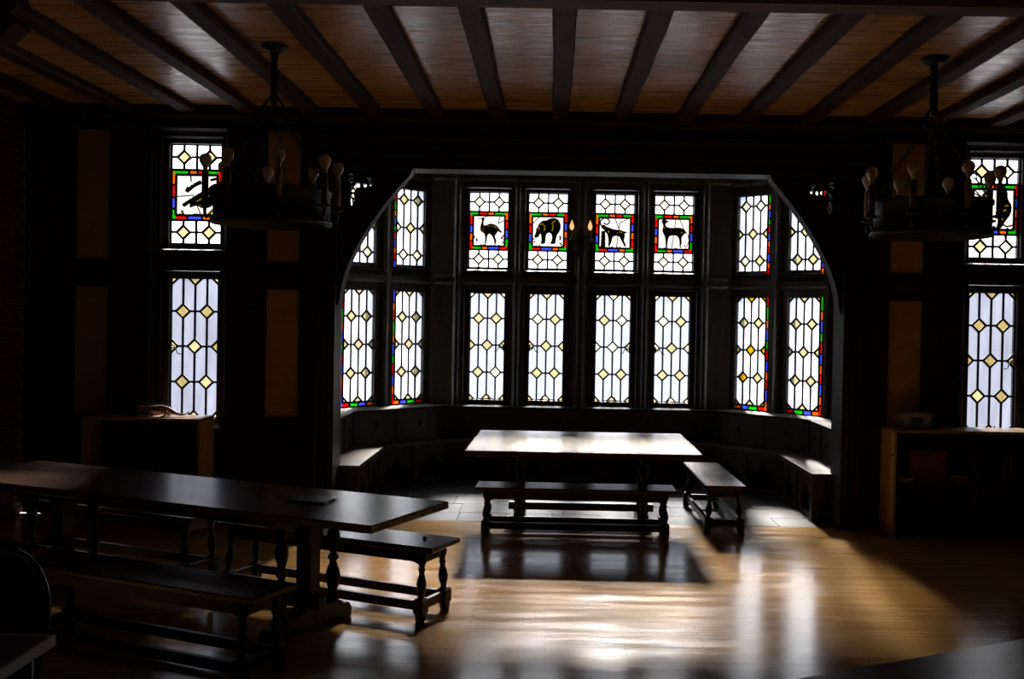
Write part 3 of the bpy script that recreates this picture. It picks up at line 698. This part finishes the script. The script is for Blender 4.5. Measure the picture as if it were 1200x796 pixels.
for i in range(5):
    a, b, c, d = sh(PB[i]), sh(PB[i+1]), sh(SE[i+1]), sh(SE[i])
    if i == 0: a = (a[0], 9.44)
    if i == 4: b = (b[0], 9.44)
    MB().prism([a, b, c, d], .41, .45, 'Z').build('seat_board', 'seat_oak', ws)
    MB().prism([sh(WB[i]), sh(WB[i+1]), (XC+(PB[i+1][0])*.988, PB[i+1][1]-.02), (XC+PB[i][0]*.988, PB[i][1]-.02)], .79, .812, 'Z').build('ledge', 'ledge_oak', ws)
    for (P, zz0, zz1, mode) in ((PB, .45, .79, 'back'), (FE, 0.0, .41, 'front')):
        A, B = Vector(sh(P[i])), Vector(sh(P[i+1])); L = (B-A).length; ang = math.atan2(B.y-A.y, B.x-A.x)
        n_ = max(1, round(L/.56)); holes = []
        for k_ in range(n_):
            cx = L*(k_+.5)/n_
            if mode == 'back':
                holes.append([(cx+u, .64+v) for u, v in ((0,-.06),(.012,-.02),(.03,-.005),(.012,.01),(0,.05),(-.012,.01),(-.03,-.005),(-.012,-.02))])
            else:
                holes.append([(cx+u, .0+v) for u, v in ((-.17,.05),(.17,.05),(.17,.16),(.13,.21),(.06,.24),(.025,.28),(.0,.335),(-.025,.28),(-.06,.24),(-.13,.21),(-.17,.16))])
        mb = fill_poly([(0.0, zz0), (L, zz0), (L, zz1), (0.0, zz1)], holes, -.0, .022)
        mb.xform(Matrix.Translation((A.x, A.y, 0)) @ Matrix.Rotation(ang, 4, 'Z')); mb.build('backrest_panel' if mode == 'back' else 'front_panel', 'panel_oak', ws)
        bk = MB().box(0, L, .10, .115, zz0+.001, zz1-.001).xform(Matrix.Translation((A.x, A.y, 0)) @ Matrix.Rotation(ang, 4, 'Z')); bk.build('backing_board', 'dark_oak_z', ws)
        for k_ in range(n_+1):   # stiles
            cx = L*k_/n_; s0 = max(0, cx-.03); s1 = min(L, cx+.03)
            MB().box(s0, s1, -.014, .0, zz0, zz1).xform(Matrix.Translation((A.x, A.y, 0)) @ Matrix.Rotation(ang, 4, 'Z')).build('stile', 'panel_oak', ws)
for side in (-1, 1):
    MB().box(XC+side*2.10, XC+side*2.42, 9.50, 9.525, 0, .41).build('end_panel', 'panel_oak', ws)
    MB().box(XC+side*2.10, XC+side*2.16, 9.455, 9.50, 0, .41).build('leg', 'panel_oak', ws)

# ------------------------------------------------------------------ furniture: trestle tables and benches
def baluster(h, r):
    return [(0, r*1.0), (.04*h, r*1.05), (.07*h, r*.75), (.10*h, r*.62), (.16*h, r*.95), (.26*h, r*1.25), (.34*h, r*1.1), (.42*h, r*.7), (.46*h, r*.55), (.49*h, r*.9), (.52*h, r*.9), (.55*h, r*.55),
            (.62*h, r*.72), (.72*h, r*1.12), (.80*h, r*1.0), (.87*h, r*.62), (.90*h, r*.6), (.93*h, r*.95), (.97*h, r*1.0), (h, r*1.0)]
def table(label, loc, rotz, L, W, H, inset, group=None, top='table_oak', cat='table', fw=None, foot_y=0, split=None):
    root = empty('refectory_table', loc, rotz); tag(root, label, cat, group)
    if split is None: MB().cbox(-L/2, L/2, -W/2, W/2, H-.045, H, .006).build('tabletop', top, root)
    else:
        MB().cbox(-L/2, L/2, -W/2, split-.002, H-.045, H, .005).build('tabletop_board', top, root)
        MB().cbox(-L/2+.005, L/2-.004, split+.002, W/2, H-.048, H-.003, .005).build('tabletop_board', top, root)
    fw = fw or W*.46
    for s_ in (-1, 1):
        x = s_*(L/2-inset)
        MB().prism([(-fw, 0), (-fw, .05), (-fw+.03, .085), (-fw+.08, .09), (-fw+.12, .12), (fw-.12, .12), (fw-.08, .09), (fw-.03, .085), (fw, .05), (fw, 0), (fw-.1, 0), (fw-.13, .02), (-fw+.13, .02), (-fw+.1, 0)], x-.05, x+.05, 'X').build('sledge_foot', 'turned_oak', root)
        MB().prism([(-fw+.02, H-.045), (-fw+.02, H-.075), (-fw+.1, H-.12), (fw-.1, H-.12), (fw-.02, H-.075), (fw-.02, H-.045)], x-.045, x+.045, 'X').build('bearer', 'turned_oak', root)
        for t_ in (-1, 1):
            MB().lathe(baluster(H-.24, .037), (x, t_*(fw-.13), .12), 14).build('baluster', 'turned_oak', root)
        MB().prism([(-.07, .12), (-.07, .2), (-.045, .26), (-.045, H-.24), (-.07, H-.19), (-.07, H-.12), (.07, H-.12), (.07, H-.19), (.045, H-.24), (.045, .26), (.07, .2), (.07, .12)], x-.05, x+.05, 'X').build('centre_post', 'turned_oak', root)
    MB().box(-L/2+inset-.1, L/2-inset+.1, -.035, .035, .135, .20).build('stretcher', 'turned_oak', root)
    for s_ in (-1, 1):
        MB().box(-L/2+inset, L/2-inset, s_*fw*.65-.012, s_*fw*.65+.012, H-.11, H-.045).build('apron', 'turned_oak', root)
    return root
def bench(label, loc, rotz, L, W, H, group=None):
    root = empty('joined_bench', loc, rotz); tag(root, label, 'bench', group)
    MB().cbox(-L/2, L/2, -W/2, W/2, H-.034, H, .007).build('seat', 'table_oak', root)
    lx, ly, sp = L/2-.10, W/2-.06, .035
    for s_ in (-1, 1):
        MB().prism([(-lx, H-.034), (lx, H-.034), (lx, H-.125), (lx-.06, H-.105), (-lx+.06, H-.105), (-lx, H-.125)], s_*ly-.011, s_*ly+.011).build('apron', 'turned_oak', root)
        MB().box(s_*lx-.011, s_*lx+.011, -ly+.012, ly-.012, H-.11, H-.034).build('apron', 'turned_oak', root)
    hh = H-.034
    prof = [(.0, .026), (.012, .030), (.035, .034), (.05, .036), (.115, .036), (.13, .03), (.14, .02), (.16, .019), (.185, .028), (.215, .031), (.245, .025), (.27, .017), (.285, .016), (.292, .022), (.30, .022), (.307, .016), (.33, .022), (.345, .03), (.36, .033), (.407, .033)]
    sc_ = hh/.407
    for sx_ in (-1, 1):
        for sy_ in (-1, 1):
            A = Vector((sx_*(lx+.012), sy_*(ly+sp), 0)); B = Vector((sx_*lx, sy_*ly, hh)); d = B-A
            mb = MB().lathe([(z_*sc_*d.length/hh, r_) for z_, r_ in prof], tuple(A), 12, tuple(d))
            c0 = A + d*.11/hh*1.0     # square block where the stretchers join
            mb.cbox(c0.x-.034, c0.x+.034, c0.y-.034, c0.y+.034, .045, .145, .012)
            mb.v = [(x_, y_, max(0.0, z_)) for x_, y_, z_ in mb.v]
            mb.build('leg', 'turned_oak', root)
    off = ly+sp*.75
    for s_ in (-1, 1):
        MB().box(-lx, lx, s_*off-.014, s_*off+.014, .07, .125).build('stretcher', 'turned_oak', root)
        MB().box(s_*(lx+.008)-.014, s_*(lx+.008)+.014, -off, off, .07, .125).build('stretcher', 'turned_oak', root)
    return root
AL = math.atan2(-.40, .917)          # long table: axis points from far left to near right
ux, uy = math.cos(AL), math.sin(AL); nx, ny_ = -uy, ux
TR = (-.7485, 5.686)                 # middle of the near right end
TL = 3.37
def along(t, n): return (TR[0]-ux*t+nx*n, TR[1]-uy*t+ny_*n, 0)
table('long dark oak refectory table with a notebook lying on its end', along(TL/2, 0), AL, TL, .815, .75, .70)
bench('oak bench bearing a dark pebble, projecting beyond the far side of the long table', along(.10+.825, .57), AL, 1.65, .35, .46)
bench('oak bench tucked under the far side of the long table near the bookcase', along(1.95+.825, .57), AL, 1.65, .35, .46)
bench('oak bench on the near side of the long table, beside its notebook end', along(.30+.84, -.78), AL, 1.65, .35, .46)
bench('oak bench on the near side of the long table, toward the brick wall', along(2.08+.84, -.78), AL, 1.65, .35, .46)
table('broad oak refectory table in the bay with a glossy two-board top', (.30, 9.14, 0), math.radians(-.6), 1.95, 1.56, .75, .43, fw=.27, split=.22)
bench('oak bench drawn up under the front of the bay tables', (.238, 8.72-.02, 0), math.radians(-.8), 1.69, .33, .42)
bench('oak bench standing end-on beside the bay tables, on the cabinet side', (1.53, 9.50, 0), math.radians(90.5), 1.44, .35, .43)
# table at the lower right, and square table with chair at the lower left
rA = math.atan2(.41, .835); far = Vector((.82, 3.17)); dx_ = Vector((math.cos(rA), math.sin(rA))); dn = Vector((-dx_.y, dx_.x))
cc = far + dx_*(-.55+TL/2) - dn*.41
table('dark oak refectory table standing alone on the open floor facing the pine cabinet', (cc.x, cc.y, 0), rA, TL, .82, .75, .70)
st = empty('study_table', (-2.28, 2.83, 0)); tag(st, 'square dark table with pale grey edge beside the round-backed chair', 'table')
MB().cbox(-.625, .625, -.6, .6, .722, .75, .004).build('tabletop', 'turned_oak', st)
fr = frame_mb(-.62, .62, -.595, .595, .012, .716, .752); fr.v = [(x_, z_, y_) for x_, y_, z_ in fr.v]; fr.build('edge_band', 'grey_laminate', st)
for a in (-1, 1):
    MB().box(-.54, .54, a*.53-.01, a*.53+.01, .65, .722).build('apron', 'turned_oak', st)
    for b in (-1, 1):
        MB().lathe([(0, .018), (.03, .022), (.722, .03)], (a*.56, b*.54, 0), 10).build('leg', 'turned_oak', st)
ch = empty('round_back_chair', (-2.13, 3.72, 0), math.radians(-8)); tag(ch, 'dark chair with a rounded solid back at the square table', 'chair')
MB().prism([(.21*math.cos(t)*(1.0), .2*math.sin(t)) for t in [k_*math.pi/10 for k_ in range(20)]], .42, .45, 'Z').build('seat', 'turned_oak', ch)
for a in (-1, 1):
    for b in (-1, 1):
        MB().tube([(a*.19, b*.19, 0), (a*.16, b*.155, .2), (a*.13, b*.12, .425)], [.012, .019, .014], 10).build('leg', 'turned_oak', ch)
MB().tube([(-.175, 0, .2), (.175, 0, .2)], .01, 8).build('stretcher', 'turned_oak', ch)
hp = [(-.185+.0, .16, .44)] + [(-.205*math.cos(t), .20+.05*math.sin(t), .66+.25*math.sin(t)) for t in [k_*math.pi/14 for k_ in range(15)]] + [(.185, .16, .44)]
MB().tube(hp, .014, 10).build('back_hoop', 'table_oak', ch)
bp_ = MB().prism([(-.18, .50)] + [(-.198*math.cos(t), .66+.243*math.sin(t)) for t in [k_*math.pi/14 for k_ in range(15)]] + [(.18, .50)], -.006, .006)
bp_.v = [(x_, y_+.20+.05*max(0, (z_-.66)/.25), z_) for x_, y_, z_ in bp_.v]; bp_.build('back_panel', 'turned_oak', ch)

# ------------------------------------------------------------------ chandeliers
def chandelier(label, x, y, a0):
    root = empty('iron_chandelier', (x, y, 2.485)); tag(root, label, 'chandelier')
    zt = ZC-2.485
    MB().lathe([(zt-.05, .02), (zt-.05, .04), (zt-.02, .088), (zt-.004, .096), (zt, .085)], (0, 0, 0), 20).build('ceiling_plate', 'iron', root)
    MB().lathe([(zt-.40, .02), (zt-.30, .03), (zt-.12, .02), (zt-.05, .03)], (0, 0, 0), 10).build('rod', 'iron', root)
    hk = MB()
    for k_ in range(4):
        t = k_*math.pi/2+.4; c_, s_ = math.cos(t), math.sin(t)
        hk.tube([(c_*r_, s_*r_, z_) for r_, z_ in ((.015, zt-.34), (.06, zt-.40), (.075, zt-.46), (.05, zt-.50), (.025, zt-.48))], .009, 6)
    hk.build('scroll_hook', 'iron', root)
    R_ = .39; mb = MB(); seg = 40; vs = []; fs = []
    prof = [(R_, -.015), (R_+.012, -.035), (R_+.012, -.005), (R_, .0), (R_, .175), (R_+.012, .18), (R_+.012, .205), (R_-.01, .205), (R_-.01, -.035)]
    for r_, z_ in prof:
        for k_ in range(seg):
            t = 2*math.pi*k_/seg; vs.append((r_*math.cos(t), r_*math.sin(t), z_))
    n = len(prof)
    for i in range(n):
        for k_ in range(seg):
            j = (k_+1) % seg; i2 = (i+1) % n; fs.append((i*seg+k_, i*seg+j, i2*seg+j, i2*seg+k_))
    mb.add(vs, fs, True).build('ring_band', 'iron', root)
    for s_ in (0, 1):
        MB().box(-R_+.0 if s_ == 0 else -.015, R_ if s_ == 0 else .015, -.015 if s_ == 0 else -R_, .015 if s_ == 0 else R_, .02+.008*s_, .028+.008*s_).build('cross_bar', 'iron', root)
    for k_ in range(4):     # chains of real links
        t = math.radians(a0) + math.pi/4*1.5 + k_*math.pi/2
        A = Vector((.05*math.cos(t), .05*math.sin(t), zt-.47)); B = Vector((R_*math.cos(t), R_*math.sin(t), .20)); d = B-A; nL = 16
        lk = MB()
        for i in range(nL):
            c_ = A + d*((i+.5)/nL); dn_ = d.normalized(); sd2 = dn_.cross(Vector((0, 0, 1))).normalized(); up2 = sd2.cross(dn_)
            w_ = sd2 if i % 2 else up2
            lk.tube([c_ + dn_*(.028*math.cos(q_)) + w_*(.013*math.sin(q_)) for q_ in [j*math.pi/4 for j in range(8)]], .0042, 5, True)
        lk.build('chain', 'iron', root)
    for k_ in range(8):
        t = math.radians(a0 + 45*k_); c_, s_ = math.cos(t), math.sin(t); rc = .44
        bk = MB(); bk.tube([(c_*(R_+.01), s_*(R_+.01), .02), (c_*(R_+.04), s_*(R_+.04), .0), (c_*rc, s_*rc, .03), (c_*rc, s_*rc, .075)], .012, 6)
        bk.lathe([(.075, .02), (.085, .045), (.095, .045), (.10, .024), (.12, .024)], (c_*rc, s_*rc, 0), 12); bk.build('candle_bracket', 'iron', root)
        cn = MB().lathe([(.10, .0225), (.30, .0225), (.305, .018)], (c_*rc, s_*rc, 0), 12).build('candle_sleeve', 'candle_brown' if k_ % 3 else 'candle_cream', root)
        MB().lathe([(.305, .014), (.325, .015), (.345, .024), (.362, .036), (.385, .042), (.408, .037), (.422, .024), (.428, .008)], (c_*rc, s_*rc, 0), 12).build('bulb', 'bulb_glass', cn)
    return root
chandelier('black iron ring chandelier with bulb candles over the long table', -1.925, 7.045, 20)
chandelier('black iron ring chandelier with bulb candles near the pine cabinet', 2.60, 7.045, 10)

# wall sconce on the centre mullion
sc0 = empty('candle_sconce', (XC-.015, 11.905, 2.7)); tag(sc0, 'twin candle wall sconce with two lit flame bulbs on the centre mullion', 'sconce')
MB().prism([(0, -.16), (.04, -.12), (.05, 0), (.05, .12), (.02, .19), (0, .22), (-.02, .19), (-.05, .12), (-.05, 0), (-.04, -.12)], -.012, .0).build('back_plate', 'iron', sc0)
for s_ in (-1, 1):
    MB().tube([(0, -.01, -.02), (s_*.03, -.06, -.06), (s_*.08, -.10, -.05), (s_*.105, -.11, .0), (s_*.105, -.11, .05)], .007, 7).build('arm', 'iron', sc0)
    MB().lathe([(.05, .012), (.058, .032), (.066, .032), (.07, .014), (.16, .014), (.163, .009)], (s_*.105, -.11, 0), 12).build('candle_sleeve', 'candle_brown', sc0)
    MB().lathe([(.163, .01), (.175, .018), (.195, .026), (.215, .024), (.24, .015), (.265, .006), (.278, .002)], (s_*.105, -.11, 0), 12).build('flame_bulb', 'flame_bulb', sc0)
MB().tube([(.06, -.02, -.1), (.06, -.02, -.46)], .0025, 5).build('pull_cord', 'iron', sc0)
MB().lathe([(-.51, .006), (-.50, .011), (-.475, .008), (-.46, .003)], (.06, -.02, 0), 8).build('cord_weight', 'steel', sc0)

# ------------------------------------------------------------------ cabinets
def cabinet(name, label, x0, x1, zt, mids, shelf, y0=8.865, y1=9.225):
    root = empty(name, ((x0+x1)/2, (y0+y1)/2, 0)); tag(root, label, 'cabinet'); cx, cy = (x0+x1)/2, (y0+y1)/2
    h_ = (x1-x0)/2; d = (y1-y0)/2
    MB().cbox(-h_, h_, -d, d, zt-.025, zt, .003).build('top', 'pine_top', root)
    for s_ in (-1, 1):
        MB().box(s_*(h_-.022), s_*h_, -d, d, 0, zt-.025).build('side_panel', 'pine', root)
    MB().box(-h_+.022, h_-.022, d-.01, d, .06, zt-.025).build('back_panel', 'shelf_dark', root)
    MB().box(-h_+.022, h_-.022, -d+.005, d-.01, .06, .08).build('bottom_shelf', 'shelf_dark', root)
    MB().box(-h_+.022, h_-.022, -d+.03, -d+.045, 0, .06).build('kickboard', 'shelf_dark', root)
    xs = [-h_+.022] + [m_-cx for m_ in mids] + [h_-.022]
    for m_ in mids: MB().box(m_-cx-.01, m_-cx+.01, -d+.005, d-.01, .08, zt-.025).build('divider', 'shelf_dark', root)
    for i in range(len(xs)-1):
        MB().box(xs[i]+.01, xs[i+1]-.01, -d+.008, d-.01, shelf, shelf+.02).build('shelf', 'shelf_dark', root)
    return root
cl = cabinet('bookcase', 'low pine bookcase with the toy lizard on top beneath the grey casement', -4.05, -3.02, .915, [-3.38], .45)
c2 = cabinet('storage_cabinet', 'long low pine cabinet with open shelves and a clear tub on top', 3.0, 5.30, .93, [3.72, 4.5], .455)
MB().lathe([(0, .012), (.006, .014), (.012, .006), (.016, .006)], (-1.15, -.155, .71), 10, (-1, 0, 0)).build('cam_knob', 'iron', c2)

# clear plastic tub
tb = empty('plastic_tub', (3.225, 9.06, .93)); tag(tb, 'clear plastic storage tub with overhanging rim on the long pine cabinet', 'tub')
b0 = [(-.115, -.09), (.115, -.09), (.115, .09), (-.115, .09)]; b1 = [(-.135, -.105), (.135, -.105), (.135, .105), (-.135, .105)]
MB().add([(x_, y_, 0) for x_, y_ in b0] + [(x_, y_, .135) for x_, y_ in b1] + [(x_*.97, y_*.97, .006) for x_, y_ in b0] + [(x_*.975, y_*.975, .135) for x_, y_ in b1],
         [(3,2,1,0),(8,9,10,11)] + [(i, (i+1)%4, 4+(i+1)%4, 4+i) for i in range(4)] + [(8+i, 12+i, 12+(i+1)%4, 8+(i+1)%4) for i in range(4)] + [(4+i, 4+(i+1)%4, 12+(i+1)%4, 12+i) for i in range(4)]).build('tub_body', 'clear_plastic', tb)
rm = frame_mb(-.135, .135, -.105, .105, .014, .128, .142); rm.v = [(x_, z_, y_) for x_, y_, z_ in rm.v]; rm.build('rim', 'clear_plastic', tb)
MB().box(-.05, .05, -.1125, -.110, .05, .10).xform(Matrix.Rotation(0, 4, 'X')).build('label_patch', 'notebook', tb)
# things on the cabinet shelves
bxr = empty('game_box', (3.345, 9.05, .475)); tag(bxr, 'dull red card box standing on the cabinet shelf', 'box')
MB().box(-.16, .16, -.05, .05, 0, .20).build('box_body', 'red_card', bxr); MB().box(-.165, .165, -.055, .055, .20, .26).build('lid', 'red_card', bxr)
MB().box(-.08, .02, -.0575, -.055, .21, .25).build('printed_patch', 'notebook', bxr)
bl = tag(MB().lathe([(0, .06), (.008, .07), (.04, .09), (.045, .095), (.045, .088), (.012, .062), (.012, .001)], (0, 0, 0), 18).build('dish', 'yellow_plastic', None, loc=(3.602, 8.965, .475)), 'shallow yellow dish on the cabinet shelf beside the red box', 'dish')
ps = empty('paper_stack', (3.11, 8.98, .475)); tag(ps, 'loose stack of papers on the cabinet shelf', 'paper')
for k_ in range(3): MB().box(-.06, .06, -.09, .09, k_*.008, k_*.008+.006).xform(Matrix.Rotation(.15*k_-.1, 4, 'Z')).build('sheet', 'paper' if k_ == 2 else 'grey_laminate', ps)
for k_, (x, hh, wd, mt_) in enumerate(((4.0, .24, .04, 'blue_card'), (4.05, .27, .035, 'red_card'), (4.095, .22, .03, 'notebook'))):
    bo = empty('book', (x, 9.03, .475)); tag(bo, ('thick blue book', 'tall red book', 'short black book')[k_] + ' upright on the long cabinet shelf', 'book', 'books in the long cabinet')
    MB().box(-wd/2+.003, wd/2-.003, -.082, .085, .003, hh-.003).build('pages', 'paper', bo)
    MB().add([], []).box(-wd/2, -wd/2+.003, -.088, .09, 0, hh).box(wd/2-.003, wd/2, -.088, .09, 0, hh).box(-wd/2, wd/2, -.088, -.083, 0, hh).build('cover', mt_, bo)

# toy lizard on the left bookcase
lz = empty('toy_lizard', (-3.40, 9.03, .915), math.radians(0)); tag(lz, 'spiny brown toy lizard with a long tail on the pine bookcase', 'toy')
pth = [(-.235, 0, .075), (-.215, 0, .072), (-.18, 0, .066), (-.14, 0, .06), (-.09, 0, .062), (-.03, 0, .066), (.03, 0, .06), (.07, .0, .045), (.11, -.005, .03), (.15, -.005, .02), (.19, 0, .022), (.22, .01, .045)]
bd = MB().tube(pth, [.010, .022, .026, .022, .034, .038, .032, .022, .014, .009, .006, .003], 10)
for x in (-.11, .035):
    for s_ in (-1, 1):
        bd.tube([(x, s_*.02, .05), (x+.01, s_*.06, .045), (x-.005, s_*.068, .012), (x-.035, s_*.078, .007)], [.014, .012, .009, .006], 7)
bd.build('body', 'toy', lz)
sp_ = MB()
for i in range(14):
    x = -.20+.02*i; zt_ = .085+.018*math.sin(i/13*math.pi) if x < .06 else .07-(x-.06)*.4
    sp_.add([(x-.008, -.004, zt_-.02), (x+.008, -.004, zt_-.02), (x+.008, .004, zt_-.02), (x-.008, .004, zt_-.02), (x+.006, 0, zt_+.02)], [(0,1,4),(1,2,4),(2,3,4),(3,0,4),(3,2,1,0)])
sp_.tube([(-.205, 0, .09), (-.22, 0, .108), (-.232, 0, .122)], [.007, .005, .002], 6)
sp_.build('spines', 'toy', lz)
rk = tag(MB().lathe([(0, .05), (.012, .06), (.03, .045), (.04, .02), (.042, .004)], (0, 0, 0), 9).build('fossil_stone', 'stone', None, loc=(-3.68, 9.06, .915)), 'low grey stone on the pine bookcase behind the toy lizard head', 'stone')
rk.scale = (1.0, .7, 1)

# notebook on the long table, pebble on the bench
nb = empty('notebook', along(.70, .02)[:2] + (.75,), AL+math.radians(12)); tag(nb, 'closed dark notebook lying flat on the long refectory table', 'notebook')
MB().box(-.12, .12, -.085, .085, .002, .012).build('pages', 'paper', nb); MB().cbox(-.125, .125, -.09, .09, .012, .016, .001).box(-.125, .125, -.09, .09, 0, .002).build('cover', 'notebook', nb)
MB().box(.10, .128, .05, .092, .0, .0165).build('corner_guard', 'steel', nb)
pb = along(.27, .60)
tag(MB().lathe([(0, .010), (.004, .014), (.012, .014), (.017, .008), (.018, .001)], (0, 0, 0), 10).build('pebble', 'iron', None, loc=(pb[0], pb[1], .46)), 'small black pebble on the end of the oak bench', 'pebble')
